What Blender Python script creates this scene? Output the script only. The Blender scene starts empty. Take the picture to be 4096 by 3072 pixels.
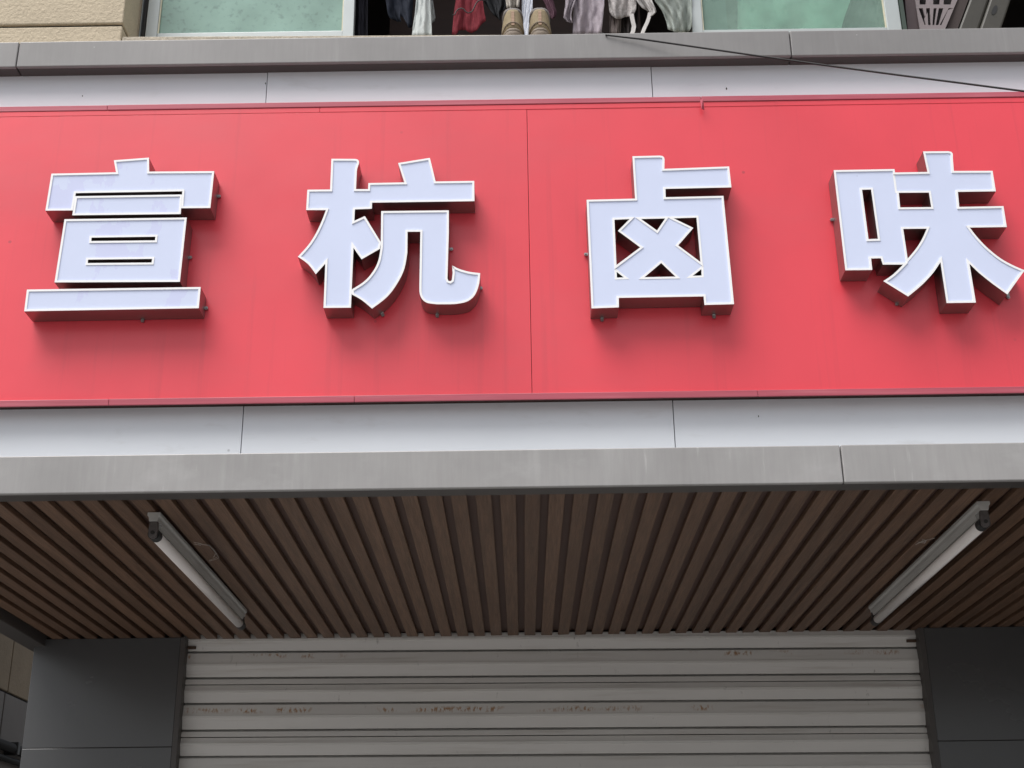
import bpy, bmesh, math, random
from mathutils import Vector, Matrix
from mathutils.geometry import tessellate_polygon
random.seed(7)
S = bpy.context.scene
C = S.collection
# ------------------------------------------------------------------ camera
F = 5400.0                                   # focal length in pixels of the 4096 wide photograph
CAMZ = 1.6
Dw = Vector((50, 2189, F)).normalized()      # street-to-shop direction seen by the camera (x right, y down, z forward)
Xw = Vector((1, -0.0138, 0)); Xw.z = -(Xw.x*Dw.x + Xw.y*Dw.y)/Dw.z; Xw.normalize()
Zw = Xw.cross(Dw)
M = Matrix((Xw, Dw, Zw))                     # camera vector -> world vector
cam = bpy.data.cameras.new('camera'); camo = bpy.data.objects.new('camera', cam); C.objects.link(camo)
r_ = M @ Vector((1, 0, 0)); u_ = M @ Vector((0, -1, 0)); b_ = M @ Vector((0, 0, -1))
mw = Matrix((r_, u_, b_)).transposed().to_4x4(); mw.translation = Vector((0, 0, CAMZ))
camo.matrix_world = mw
cam.sensor_width = 36; cam.lens = F/4096*36; cam.clip_start = 0.05; cam.clip_end = 2000
S.camera = camo
# ------------------------------------------------------------------ sky, sun, exposure
W = bpy.data.worlds.new('World'); S.world = W; W.use_nodes = True
nt = W.node_tree
sky = nt.nodes.new('ShaderNodeTexSky'); sky.sky_type = 'NISHITA'; sky.sun_disc = False
SUN_EL, SUN_AZ = math.radians(63), math.radians(222)     # azimuth clockwise from +Y
sky.sun_elevation = SUN_EL; sky.sun_rotation = SUN_AZ; sky.air_density = 1.0; sky.dust_density = 4.0
hs = nt.nodes.new('ShaderNodeHueSaturation'); hs.inputs['Saturation'].default_value = 0.30
nt.links.new(sky.outputs[0], hs.inputs['Color'])
nt.links.new(hs.outputs[0], nt.nodes['Background'].inputs['Color'])
nt.nodes['Background'].inputs['Strength'].default_value = 0.07
sd = bpy.data.lights.new('sun', 'SUN'); sd.energy = 1.5; sd.angle = math.radians(40); sd.color = (1.0, 0.98, 0.955)
so = bpy.data.objects.new('sun', sd); C.objects.link(so)
sdir = Vector((math.sin(SUN_AZ)*math.cos(SUN_EL), math.cos(SUN_AZ)*math.cos(SUN_EL), math.sin(SUN_EL)))
so.rotation_euler = (-sdir).to_track_quat('-Z', 'Y').to_euler()
so.location = sdir*30
S.view_settings.view_transform = 'Standard'; S.view_settings.look = 'None'; S.view_settings.gamma = 1
S.view_settings.exposure = 1.06
S.view_settings.use_curve_mapping = False
# ------------------------------------------------------------------ helpers
O0 = Vector((0, 0, CAMZ))
def ray(px, py): return M @ Vector(((px-2048)/F, (py-1536)/F, 1))
def PY(px, py, Y): d = ray(px, py); return O0 + d*(Y/d.y)          # point of that sight line on the plane y = Y
def PZ(px, py, Z): d = ray(px, py); return O0 + d*((Z-CAMZ)/d.z)
def PX(px, py, X): d = ray(px, py); return O0 + d*(X/d.x)
def zc(py, Y): return PY(2048, py, Y).z
def xc(px, py, Y): return PY(px, py, Y).x

class MB:
    def __init__(s): s.v = []; s.f = []
    def add(s, vs, fs):
        n = len(s.v); s.v += [Vector(v) for v in vs]; s.f += [tuple(i+n for i in f) for f in fs]; return s
    def box(s, x0, x1, y0, y1, z0, z1):
        return s.add([(x, y, z) for z in (z0, z1) for y in (y0, y1) for x in (x0, x1)],
                     [(0, 2, 3, 1), (4, 5, 7, 6), (0, 1, 5, 4), (2, 6, 7, 3), (0, 4, 6, 2), (1, 3, 7, 5)])
    def tube(s, pts, r, n=10, cap=True):
        pts = [Vector(p) for p in pts]; vs = []; fs = []
        for i, p in enumerate(pts):
            t = (pts[min(i+1, len(pts)-1)]-pts[max(i-1, 0)]).normalized()
            a = t.cross(Vector((0.13, 0.2, 1))); a.normalize(); b = t.cross(a)
            rr = r[i] if isinstance(r, (list, tuple)) else r
            for k in range(n):
                w = 2*math.pi*k/n; vs.append(p+(a*math.cos(w)+b*math.sin(w))*rr)
        for i in range(len(pts)-1):
            for k in range(n):
                k2 = (k+1) % n; fs.append((i*n+k, i*n+k2, (i+1)*n+k2, (i+1)*n+k))
        if cap: fs += [tuple(reversed(range(n))), tuple((len(pts)-1)*n+k for k in range(n))]
        return s.add(vs, fs)
    def loft(s, rings, cap=True):
        n = len(rings[0]); vs = [p for r in rings for p in r]; fs = []
        for i in range(len(rings)-1):
            for k in range(n):
                k2 = (k+1) % n; fs.append((i*n+k, i*n+k2, (i+1)*n+k2, (i+1)*n+k))
        if cap: fs += [tuple(reversed(range(n))), tuple((len(rings)-1)*n+k for k in range(n))]
        return s.add(vs, fs)
def wpos(o):
    p = Vector((0, 0, 0))
    while o: p += o.location; o = o.parent
    return p
def obj(name, mb, mat, parent=None, loc=None, smooth=False, bevel=0, thick=0):
    o = bpy.data.objects.new(name, bpy.data.meshes.new(name))
    base = wpos(parent); lo = Vector(loc) if loc is not None else (Vector((0, 0, 0)) if parent else None)
    if lo is None:
        c = [sum(v[i] for v in mb.v)/len(mb.v) for i in range(2)]; lo = Vector((c[0], c[1], min(v.z for v in mb.v)))
    elif parent and loc is not None: lo = lo - base
    off = base+lo
    o.data.from_pydata([v-off for v in mb.v], [], mb.f)
    bm = bmesh.new(); bm.from_mesh(o.data); bmesh.ops.recalc_face_normals(bm, faces=bm.faces); bm.to_mesh(o.data); bm.free()
    o.location = lo; C.objects.link(o)
    if parent: o.parent = parent
    o.data.materials.append(mat)
    if smooth:
        for p in o.data.polygons: p.use_smooth = True
    if thick:
        m = o.modifiers.new('thickness', 'SOLIDIFY'); m.thickness = thick; m.offset = 0
    if bevel:
        m = o.modifiers.new('edge', 'BEVEL'); m.width = bevel; m.segments = 2; m.limit_method = 'ANGLE'
    return o
def tag(o, label, cat, group=None):
    o['label'] = label; o['category'] = cat
    if group: o['group'] = group
    return o
def thing(name, label, cat, loc, group=None):
    o = bpy.data.objects.new(name, None); o.empty_display_size = 0.1; C.objects.link(o); o.location = loc
    return tag(o, label, cat, group)
def structure(o): o['kind'] = 'structure'; return o
def copy_child(src, parent, loc):
    c = src.copy(); C.objects.link(c); c.parent = parent; c.location = Vector(loc); return c

# ------------------------------------------------------------------ materials
def mat(name, col, rough=0.5, metal=0.0, var=0.0, vscale=(3, 3, 3), bump=0.0, bscale=(60, 60, 60), col2=None, coat=0.0,
        spec=0.5, fine=0.0, fscale=(200, 200, 200), rnd=0.0, rvar=0.0, extra=None):
    m = bpy.data.materials.new(name); m.use_nodes = True; t = m.node_tree; L = t.links
    b = t.nodes['Principled BSDF']
    b.inputs['Roughness'].default_value = rough; b.inputs['Metallic'].default_value = metal
    b.inputs['Specular IOR Level'].default_value = spec
    b.inputs['Coat Weight'].default_value = coat; b.inputs['Coat Roughness'].default_value = 0.15
    g = t.nodes.new('ShaderNodeNewGeometry')
    def noise(sc, detail=4, rgh=0.6, dist=0.0):
        v = t.nodes.new('ShaderNodeVectorMath'); v.operation = 'MULTIPLY'; v.inputs[1].default_value = sc
        L.new(g.outputs['Position'], v.inputs[0])
        n = t.nodes.new('ShaderNodeTexNoise'); n.inputs['Scale'].default_value = 1; n.inputs['Detail'].default_value = detail
        n.inputs['Roughness'].default_value = rgh; n.inputs['Distortion'].default_value = dist
        L.new(v.outputs[0], n.inputs['Vector']); return n.outputs['Fac']
    def ramp(fac, a, bb):
        r = t.nodes.new('ShaderNodeMapRange'); r.inputs['From Min'].default_value = a; r.inputs['From Max'].default_value = bb
        L.new(fac, r.inputs['Value']); return r.outputs[0]
    def mix(fac, a, bb, mode='MIX'):
        x = t.nodes.new('ShaderNodeMix'); x.data_type = 'RGBA'; x.blend_type = mode
        for sock, val in ((x.inputs[0], fac), (x.inputs[6], a), (x.inputs[7], bb)):
            if isinstance(val, bpy.types.NodeSocket): L.new(val, sock)
            elif isinstance(val, (int, float)): sock.default_value = val
            else: sock.default_value = (*val, 1)
        return x.outputs[2]
    c = tuple(col)
    dark = col2 if col2 else tuple(x*(1-var) for x in c)
    out = c
    if var or col2: out = mix(ramp(noise(vscale), 0.3, 0.7), dark, c)
    if fine:
        out = mix(ramp(noise(fscale, 3), 0.35, 0.65), out, tuple(1-fine for _ in range(3)), 'MULTIPLY') if False else \
              mix(fine, out, mix(ramp(noise(fscale, 3), 0.35, 0.65), (0, 0, 0), out), 'MIX')
    if rnd:
        oi = t.nodes.new('ShaderNodeObjectInfo'); h = t.nodes.new('ShaderNodeHueSaturation')
        h.inputs['Value'].default_value = 1
        mr = t.nodes.new('ShaderNodeMapRange'); mr.inputs['To Min'].default_value = 1-rnd; mr.inputs['To Max'].default_value = 1+rnd
        L.new(oi.outputs['Random'], mr.inputs['Value']); L.new(mr.outputs[0], h.inputs['Value'])
        if isinstance(out, bpy.types.NodeSocket): L.new(out, h.inputs['Color'])
        else: h.inputs['Color'].default_value = (*out, 1)
        out = h.outputs[0]
    if extra: out = extra(t, L, g, noise, ramp, mix, out)
    if isinstance(out, bpy.types.NodeSocket): L.new(out, b.inputs['Base Color'])
    else: b.inputs['Base Color'].default_value = (*out, 1)
    if rvar:
        rr = t.nodes.new('ShaderNodeMapRange'); rr.inputs['To Min'].default_value = rough-rvar; rr.inputs['To Max'].default_value = rough+rvar
        L.new(noise((2.5, 2.5, 4)), rr.inputs['Value']); L.new(rr.outputs[0], b.inputs['Roughness'])
    if bump:
        bp = t.nodes.new('ShaderNodeBump'); bp.inputs['Strength'].default_value = bump; bp.inputs['Distance'].default_value = 0.004
        L.new(noise(bscale, 5), bp.inputs['Height']); L.new(bp.outputs[0], b.inputs['Normal'])
    return m
def specks(col, scale, thr, amt=0.8):
    def f(t, L, g, noise, ramp, mix, out):
        v = t.nodes.new('ShaderNodeTexVoronoi'); v.inputs['Scale'].default_value = scale
        L.new(g.outputs['Position'], v.inputs['Vector'])
        r = t.nodes.new('ShaderNodeMapRange'); r.inputs['From Min'].default_value = thr; r.inputs['From Max'].default_value = thr*0.6
        L.new(v.outputs['Distance'], r.inputs['Value'])
        k = t.nodes.new('ShaderNodeMath'); k.operation = 'MULTIPLY'
        L.new(r.outputs[0], k.inputs[0])
        L.new(ramp(noise((4, 4, 4), 2), 0.5, 0.58), k.inputs[1])
        k2 = t.nodes.new('ShaderNodeMath'); k2.operation = 'MULTIPLY'; k2.inputs[1].default_value = amt
        L.new(k.outputs[0], k2.inputs[0])
        return mix(k2.outputs[0], out, col)
    return f
def streaks(col, amt, sc=(14, 14, 0.8), lo=0.55, hi=0.8):
    def f(t, L, g, noise, ramp, mix, out):
        k2 = t.nodes.new('ShaderNodeMath'); k2.operation = 'MULTIPLY'; k2.inputs[1].default_value = amt
        L.new(ramp(noise(sc, 5), lo, hi), k2.inputs[0])
        return mix(k2.outputs[0], out, col)
    return f
def both(*fs):
    def f(t, L, g, noise, ramp, mix, out):
        for x in fs: out = x(t, L, g, noise, ramp, mix, out)
        return out
    return f
m_red = mat('red_sheet', (0.89, 0.066, 0.094), 0.37, bump=0.55, bscale=(2.2, 2.2, 1.6), var=0.13, vscale=(1.6, 1.6, 1.1), rvar=0.08, spec=0.6, coat=0.2,
            extra=both(streaks((0.42, 0.045, 0.06), 0.30, (24, 24, 0.8), 0.57, 0.82), streaks((0.60, 0.10, 0.12), 0.35, (1.1, 1, 2.2), 0.52, 0.8), specks((0.3, 0.05, 0.06), 9, 0.05, 0.5)))
m_redtrim = mat('faded_red_trim', (0.52, 0.10, 0.14), 0.42, var=0.18, vscale=(3, 3, 160), extra=streaks((0.75, 0.3, 0.34), 0.4, (2.2, 2, 50), 0.5, 0.8))
m_grey2 = mat('darker_grey_aluminium', (0.285, 0.276, 0.273), 0.42, var=0.18, vscale=(3.0, 3.0, 3.0), fine=0.05, fscale=(90, 90, 7), rvar=0.07,  # cornice metal, a darker grey than the lower band
             extra=both(streaks((0.40, 0.395, 0.39), 0.4, (19, 19, 1.6), 0.6, 0.85), specks((0.75, 0.75, 0.75), 12, 0.035, 0.8)))
m_frame = mat('shaded_steel_frame', (0.055, 0.022, 0.018), 0.7, var=0.3, vscale=(20, 20, 60))  # shadow in the cavity under the sign is put into this colour
m_white = mat('white_panel', (0.77, 0.805, 0.85), 0.42, bump=0.3, bscale=(3, 3, 5), var=0.05, vscale=(2.5, 2.5, 6), rvar=0.08,
              extra=both(streaks((0.45, 0.44, 0.42), 0.35, (7, 7, 22), 0.6, 0.85), specks((0.05, 0.045, 0.04), 7, 0.045, 0.9)))
m_grey = mat('grey_aluminium', (0.385, 0.375, 0.369), 0.40, metal=0.0, var=0.16, vscale=(3.5, 3.5, 3.5), fine=0.05, fscale=(90, 90, 7), rvar=0.07,
             extra=both(streaks((0.50, 0.495, 0.49), 0.45, (19, 19, 1.6), 0.55, 0.85), streaks((0.52, 0.515, 0.51), 0.4, (5, 5, 9), 0.55, 0.8), streaks((0.60, 0.595, 0.59), 0.6, (45, 45, 3.5), 0.66, 0.76), streaks((0.22, 0.21, 0.2), 0.4, (13, 13, 2.4), 0.58, 0.85), specks((0.75, 0.75, 0.75), 12, 0.035, 0.8)))
m_dkgrey = mat('charcoal_panel', (0.070, 0.071, 0.073), 0.27, var=0.06, vscale=(1.5, 1.5, 1.5), rvar=0.015, spec=0.6, coat=0.15, extra=both(specks((0.01, 0.01, 0.01), 6, 0.03, 0.9)))
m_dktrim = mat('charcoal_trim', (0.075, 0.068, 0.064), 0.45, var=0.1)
m_wood = mat('wood_slat', (0.215, 0.125, 0.078), 0.50, var=0.35, vscale=(70, 3.0, 70), fine=0.30, fscale=(260, 9, 260), bump=0.35, bscale=(220, 10, 220), rnd=0.17, spec=0.35,
             extra=streaks((0.125, 0.066, 0.038), 0.6, (30, 1.4, 30), 0.5, 0.7))
m_woodback = mat('wood_backing', (0.125, 0.07, 0.054), 0.6, var=0.25, vscale=(60, 3, 60))
def rust(t, L, g, noise, ramp, mix, out):
    sx = t.nodes.new('ShaderNodeSeparateXYZ'); L.new(g.outputs['Position'], sx.inputs[0])
    def band(z, h):
        a = t.nodes.new('ShaderNodeMath'); a.operation = 'ADD'; a.inputs[1].default_value = -z
        ma = t.nodes.new('ShaderNodeMath'); ma.operation = 'MULTIPLY_ADD'; ma.inputs[1].default_value = 0.0067
        L.new(sx.outputs['X'], ma.inputs[0]); L.new(sx.outputs['Z'], ma.inputs[2]); L.new(ma.outputs[0], a.inputs[0])
        b = t.nodes.new('ShaderNodeMath'); b.operation = 'ABSOLUTE'; L.new(a.outputs[0], b.inputs[0])
        r = t.nodes.new('ShaderNodeMapRange'); r.inputs['From Min'].default_value = h; r.inputs['From Max'].default_value = h*0.3
        L.new(b.outputs[0], r.inputs['Value']); return r.outputs[0]
    def mul(a, b):
        k = t.nodes.new('ShaderNodeMath'); k.operation = 'MULTIPLY'
        for s_, v in ((k.inputs[0], a), (k.inputs[1], b)):
            if isinstance(v, float): s_.default_value = v
            else: L.new(v, s_)
        return k.outputs[0]
    ad = t.nodes.new('ShaderNodeMath'); ad.operation = 'ADD'
    L.new(band(RZ1, 0.013), ad.inputs[0]); L.new(band(RZ2, 0.014), ad.inputs[1])
    patch = mul(ramp(noise((5.5, 0.1, 9.0), 1), 0.53, 0.62), ramp(noise((95, 20, 45), 3), 0.48, 0.58))
    out = mix(mul(mul(ad.outputs[0], patch), 0.85), out, (0.34, 0.165, 0.05))
    out = mix(mul(mul(ramp(noise((2.0, 2, 40), 3), 0.55, 0.75), 1.0), 0.35), out, (0.34, 0.30, 0.25))
    return mix(mul(mul(ramp(noise((55, 10, 22), 4), 0.64, 0.74), ramp(noise((4, 3, 7), 2), 0.5, 0.62)), 0.5), out, (0.12, 0.11, 0.10))
SHY = 5.35
RZ1, RZ2 = zc(2619, SHY), zc(2837, SHY)
m_shutter = mat('shutter_paint', (0.69, 0.68, 0.655), 0.34, bump=0.5, bscale=(2.5, 2.5, 9), var=0.10, vscale=(1.2, 1.2, 6), rvar=0.08, extra=rust)
m_shgroove = mat('shutter_backing', (0.03, 0.025, 0.022), 0.8)
m_lface = mat('acrylic_face', (0.69, 0.755, 0.96), 0.30, var=0.035, vscale=(4, 4, 4), spec=0.4, rvar=0.05,
              extra=specks((0.3, 0.3, 0.4), 8, 0.025, 0.6))
m_lfilm = mat('acrylic_face_film', (0.69, 0.755, 0.96), 0.30, var=0.03, vscale=(4, 4, 4), spec=0.4, rvar=0.05,
              extra=both(streaks((0.63, 0.66, 0.91), 0.65, (8, 8, 4), 0.57, 0.58), specks((0.3, 0.3, 0.4), 8, 0.025, 0.6)))
m_ltrim = mat('bright_letter_edge', (0.98, 0.98, 0.98), 0.25, spec=0.8, coat=0.5)
m_lside = mat('brushed_steel_return', (0.36, 0.30, 0.29), 0.34, metal=0.9, var=0.12, vscale=(6, 6, 60))
m_steel = mat('steel', (0.40, 0.40, 0.40), 0.35, metal=1.0)
m_stucco = mat('cream_stucco', (0.66, 0.56, 0.41), 0.85, var=0.16, vscale=(6, 6, 6), bump=1.0, bscale=(95, 95, 95), fine=0.16, fscale=(170, 170, 170))
m_sill = mat('sill_stucco', (0.62, 0.55, 0.44), 0.9, var=0.25, vscale=(18, 18, 18), bump=1.0, bscale=(110, 110, 110), fine=0.25, fscale=(120, 120, 120))
m_joint = mat('dark_joint', (0.03, 0.028, 0.026), 0.9)
m_alu = mat('aluminium_frame', (0.50, 0.54, 0.54), 0.35, metal=0.25, var=0.08, vscale=(8, 8, 8))
m_gasket = mat('pale_sealant', (0.72, 0.68, 0.52), 0.6, var=0.2, vscale=(40, 40, 40))
m_black = mat('black_rubber', (0.018, 0.018, 0.018), 0.5, var=0.2)
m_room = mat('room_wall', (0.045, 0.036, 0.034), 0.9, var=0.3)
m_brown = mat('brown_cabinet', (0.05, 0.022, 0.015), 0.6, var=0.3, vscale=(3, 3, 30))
m_tube = mat('lamp_tube', (0.88, 0.84, 0.81), 0.28, var=0.06, vscale=(10, 3, 10))
m_batten = mat('lamp_batten', (0.52, 0.52, 0.50), 0.38, var=0.22, vscale=(30, 3, 30), metal=0.1)
m_endcap = mat('old_plastic', (0.10, 0.085, 0.08), 0.5, var=0.4, vscale=(90, 90, 90))
m_pave = mat('pavement', (0.22, 0.212, 0.205), 0.85, var=0.2, vscale=(0.7, 0.7, 0.7), bump=0.3)
m_nstucco = mat('tan_stucco', (0.30, 0.235, 0.16), 0.85, var=0.2, vscale=(5, 5, 5), bump=1.0, bscale=(60, 60, 60))
m_ngrey = mat('brown_grey_tile', (0.14, 0.12, 0.105), 0.6, var=0.2, vscale=(5, 5, 5))
def cloth_mat(name, col, var=0.15, sc=(25, 25, 12), fine=0.15): return mat(name, col, 0.9, var=var, vscale=sc, fine=fine, fscale=(300, 300, 300), spec=0.2, bump=0.4, bscale=(120, 120, 60))
def glass(name, tint, film, op):
    m = bpy.data.materials.new(name); m.use_nodes = True; t = m.node_tree; L = t.links
    b = t.nodes['Principled BSDF']; b.inputs['Roughness'].default_value = 0.25
    g = t.nodes.new('ShaderNodeNewGeometry'); n = t.nodes.new('ShaderNodeTexNoise'); n.inputs['Scale'].default_value = 6; n.inputs['Detail'].default_value = 6
    L.new(g.outputs['Position'], n.inputs['Vector'])
    cr = t.nodes.new('ShaderNodeMix'); cr.data_type = 'RGBA'; cr.inputs[6].default_value = (*[x*0.76 for x in film], 1); cr.inputs[7].default_value = (*film, 1)
    mr = t.nodes.new('ShaderNodeMapRange'); mr.inputs['From Min'].default_value = 0.35; mr.inputs['From Max'].default_value = 0.65
    L.new(n.outputs['Fac'], mr.inputs[0]); L.new(mr.outputs[0], cr.inputs[0]); L.new(cr.outputs[2], b.inputs['Base Color'])
    n2 = t.nodes.new('ShaderNodeTexNoise'); n2.inputs['Scale'].default_value = 60; n2.inputs['Detail'].default_value = 4
    L.new(g.outputs['Position'], n2.inputs['Vector'])
    m2 = t.nodes.new('ShaderNodeMapRange'); m2.inputs['From Min'].default_value = 0.56; m2.inputs['From Max'].default_value = 0.72; m2.inputs['To Max'].default_value = 0.32
    L.new(n2.outputs['Fac'], m2.inputs[0])
    c3 = t.nodes.new('ShaderNodeMix'); c3.data_type = 'RGBA'; c3.inputs[7].default_value = (0.10, 0.13, 0.13, 1)
    L.new(m2.outputs[0], c3.inputs[0]); L.new(cr.outputs[2], c3.inputs[6]); L.new(c3.outputs[2], b.inputs['Base Color'])
    tr = t.nodes.new('ShaderNodeBsdfTransparent'); tr.inputs[0].default_value = (*tint, 1)
    ms = t.nodes.new('ShaderNodeMixShader'); ms.inputs[0].default_value = op
    L.new(tr.outputs[0], ms.inputs[1]); L.new(b.outputs[0], ms.inputs[2])
    L.new(ms.outputs[0], t.nodes['Material Output'].inputs['Surface'])
    return m
m_glass = glass('dusty_green_glass', (0.55, 0.85, 0.74), (0.34, 0.52, 0.45), 0.86)
m_glass2 = glass('green_glass', (0.76, 0.93, 0.86), (0.45, 0.60, 0.53), 0.36)

# ------------------------------------------------------------------ main planes and heights (metres)
YG, YW, YR, YT = 3.40, 3.46, 3.42, 3.41      # lower band, white strips, red sheet, cornice
YL = YR-0.071                                # letter fronts
YB = 3.50                                    # wall of the flat above
XL, XR = -1.97, 2.85                          # canopy ends
zT1, zT0 = zc(139, YT), zc(239, YT)          # cornice top / bottom
zR1, zR1b, zR1c = zc(398, YR), zc(419, YR), zc(439, YR)
zR0c, zR0 = zc(1578, YR), zc(1605, YR)
zG1, zG0 = zc(1797, YG), zc(1949, YG)
ZC = zG0+0.004                               # underside of ceiling slats
yC0 = PZ(2048, 1976, ZC).y                   # where the slats start
yC1 = PZ(2048, 2552, ZC).y

ground = structure(obj('ground', MB().add([(-300, -300, 0), (300, -300, 0), (300, 300, 0), (-300, 300, 0)], [(0, 1, 2, 3)]), m_pave, loc=(0, 0, 0)))

# ------------------------------------------------------------------ building above (flat with laundry window)
xO0 = xc(490, 100, YB); zS = zc(137, YB)     # opening left edge, sill top
zHead = zS+1.45
XO1 = 2.35
bld = thing('apartment_building', 'cream stuccoed flat above the shop with a sliding laundry window', 'building', (0.5, YB, 0))
zJ = [zc(104-19.7+27.5-4, YB)]
zg0, zg1 = PY(240, 107, YB).z, PY(240, 95, YB).z
def stucco(x0, x1, z0, z1, y0=YB, y1=YB+0.148, m=m_stucco, name='stucco_block', bv=0.004): return obj(name, MB().box(x0, x1, y0, y1, z0, z1), m, bld, bevel=bv)
zz = [zS-0.35, zg0, zg1, zg1+0.55, zg1+0.563, zg1+1.1, zg1+1.113, zHead+0.6]
for i in range(0, 8, 2):
    stucco(XL+0.02, xO0, zz[i], zz[i+1])
obj('joint', MB().box(XL+0.02, xO0-0.006, YB+0.012, YB+0.14, zz[0], zHead+0.6), m_joint, bld)
zsl, zsr = PY(500, 146, YB).z, PY(2860, 134, YB).z
xsr = PY(2860, 134, YB).x
zse = zsl+(zsr-zsl)*(XO1-xO0)/(xsr-xO0)
sv = [(x_, y_, z_) for x_, zt_ in ((xO0+0.004, zsl), (XO1, zse)) for y_ in (YB, YB+0.148) for z_ in (zS-0.35, zt_)]
obj('sill', MB().add(sv, [(0, 1, 3, 2), (4, 6, 7, 5), (0, 4, 5, 1), (2, 3, 7, 6), (1, 5, 7, 3), (0, 2, 6, 4)]), m_sill, bld, bevel=0.003)
stucco(XO1, XR, zS-0.35, zHead+0.6)
stucco(xO0+0.004, XO1-0.004, zHead, zHead+0.6)
# window recess side wall
obj('reveal', MB().box(xO0-0.06, xO0, YB+0.15, YB+0.2, zS-0.1, zHead), m_stucco, bld)
# room behind
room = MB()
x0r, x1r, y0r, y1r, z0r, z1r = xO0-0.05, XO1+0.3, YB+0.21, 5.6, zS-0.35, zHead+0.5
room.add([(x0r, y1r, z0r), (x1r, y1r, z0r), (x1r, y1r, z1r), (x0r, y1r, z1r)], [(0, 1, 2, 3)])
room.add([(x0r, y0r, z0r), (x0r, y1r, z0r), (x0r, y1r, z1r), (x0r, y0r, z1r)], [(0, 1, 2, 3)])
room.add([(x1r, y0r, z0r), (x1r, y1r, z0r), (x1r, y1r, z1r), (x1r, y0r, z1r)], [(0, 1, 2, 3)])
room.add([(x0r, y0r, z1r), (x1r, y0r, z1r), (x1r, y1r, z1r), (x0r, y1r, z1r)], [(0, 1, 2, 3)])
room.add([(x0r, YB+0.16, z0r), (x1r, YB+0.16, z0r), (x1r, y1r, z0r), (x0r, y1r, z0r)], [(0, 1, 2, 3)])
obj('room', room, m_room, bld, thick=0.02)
# sliding sashes
YF = YB+0.15
def sash(xs, gx0, gx1, xe, prail, gl, label, yoff):
    """stile from xs to gx0, glass to gx1, stile to xe (photo pixels along the sill line)"""
    X = lambda p: xc(p, 100, YF+yoff)
    y0, y1 = YF+yoff, YF+yoff+0.028
    zb, zr = zS-0.04, PY((gx0+gx1)/2, prail, YF+yoff).z
    w = obj('window_sash', MB().box(X(xs), X(gx0), y0, y1, zb, zHead).box(X(gx1), X(xe), y0, y1, zb, zHead)
            .box(X(gx0), X(gx1), y0+0.003, y1-0.003, zb, zr).box(X(gx0), X(gx1), y0+0.003, y1-0.003, zHead-0.05, zHead), m_alu, bld, bevel=0.002)
    w['label'] = label
    obj('pane', MB().box(X(gx0)-0.004, X(gx1)+0.004, y0+0.012, y0+0.016, zr-0.004, zHead-0.048), gl, w)
    g = 0.004
    obj('gasket', MB().box(X(gx0), X(gx0)+g, y0+0.005, y0+0.011, zr, zHead-0.05).box(X(gx1)-g, X(gx1), y0+0.005, y0+0.011, zr, zHead-0.05), m_gasket, w)
    return w
sash(584, 631, 1371, 1415, 125, m_glass, 'dusty sash on the left of the opening', 0.0)
sash(2767, 2811, 3548, 3606, 112, m_glass2, 'clearer sash on the right of the opening', 0.0)
fr = MB()
xa = xO0+0.002
fr.box(xa, xc(559, 100, YF), YF+0.01, YF+0.06, zS-0.04, zHead)
obj('window_frame', fr, m_alu, bld)
obj('frame_channel', MB().box(xc(560, 100, YF), xc(574, 100, YF), YF+0.02, YF+0.05, zS-0.04, zHead), m_black, bld)
obj('window_jamb', MB().box(xc(3608, 100, YF), xc(3624, 100, YF), YF-0.004, YF+0.06, zS-0.04, zHead), mat('dark_green_jamb', (0.045, 0.07, 0.055), 0.5, var=0.2), bld)
# things seen through / inside
def card(x0, x1, Y, z0, z1, t=0.02): return MB().box(x0, x1, Y, Y+t, z0, z1)
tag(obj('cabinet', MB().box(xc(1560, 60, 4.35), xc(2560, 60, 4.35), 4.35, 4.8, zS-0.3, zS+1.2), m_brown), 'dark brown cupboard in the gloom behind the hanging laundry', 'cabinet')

# ------------------------------------------------------------------ canopy: cornice, white strips, lower band
can = thing('shop_canopy', 'shopfront fascia with grey metal bands above and below white strips', 'canopy', (0.5, YW, 0))
def row(name, xs, y0, y1, z0, z1, m, bv=0.003, gap=0.0025):
    for i in range(len(xs)-1):
        dz = random.uniform(-0.0012, 0.0012)
        obj(name, MB().box(xs[i]+(gap/2 if i else 0), xs[i+1]-(gap/2 if i < len(xs)-2 else 0), y0+dz, y1, z0, z1), m, can, bevel=bv)
cx_ = [XL, xc(72, 210, YT), xc(3163, 180, YT), XR]
row('cornice_panel', cx_, YT, YT+0.012, zT0, zT1, m_grey2)
row('shaded_cornice_soffit', cx_, YT+0.0125, YB-0.004, zT0+0.001, zT0+0.03, m_dktrim)  # underside shade put into the colour by using the charcoal material
row('cornice_top', [XL, XR], YT+0.0125, YB-0.004, zT1-0.012, zT1-0.001, m_grey2)
row('white_panel', [XL, xc(1067, 350, YW), xc(2608, 340, YW), XR], YW, YW+0.03, zR1-0.02, zT0+0.002, m_white, 0.0)
row('white_panel', [XL, xc(969, 1720, YW), xc(2696, 1700, YW), XR], YW, YW+0.03, zG1-0.03, zR0+0.011, m_white, 0.0)
obj('joint', MB().box(XL+0.02, XR-0.02, YW+0.031, YW+0.036, zG1, zT0), m_joint, can)
row('lower_band_panel', [XL, xc(3368, 1850, YG), XR], YG, YG+0.015, zG0, zG1, m_grey)
obj('band_top', MB().box(XL, XR, YG+0.017, YW-0.002, zG1-0.012, zG1-0.001), m_grey, can)
obj('soffit_trim', MB().box(XL, XR, YG+0.017, yC0, zG0+0.001, zG0+0.05), m_dktrim, can, bevel=0.002)
obj('canopy_backing', MB().box(XL+0.03, XR-0.03, YW+0.04, YB-0.006, zG0+0.06, zT0+0.03), m_joint, can)
obj('canopy_roof', MB().box(XL+0.03, XR-0.03, YB-0.004, 5.9, ZC+0.06, ZC+0.30), m_joint, can)
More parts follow.
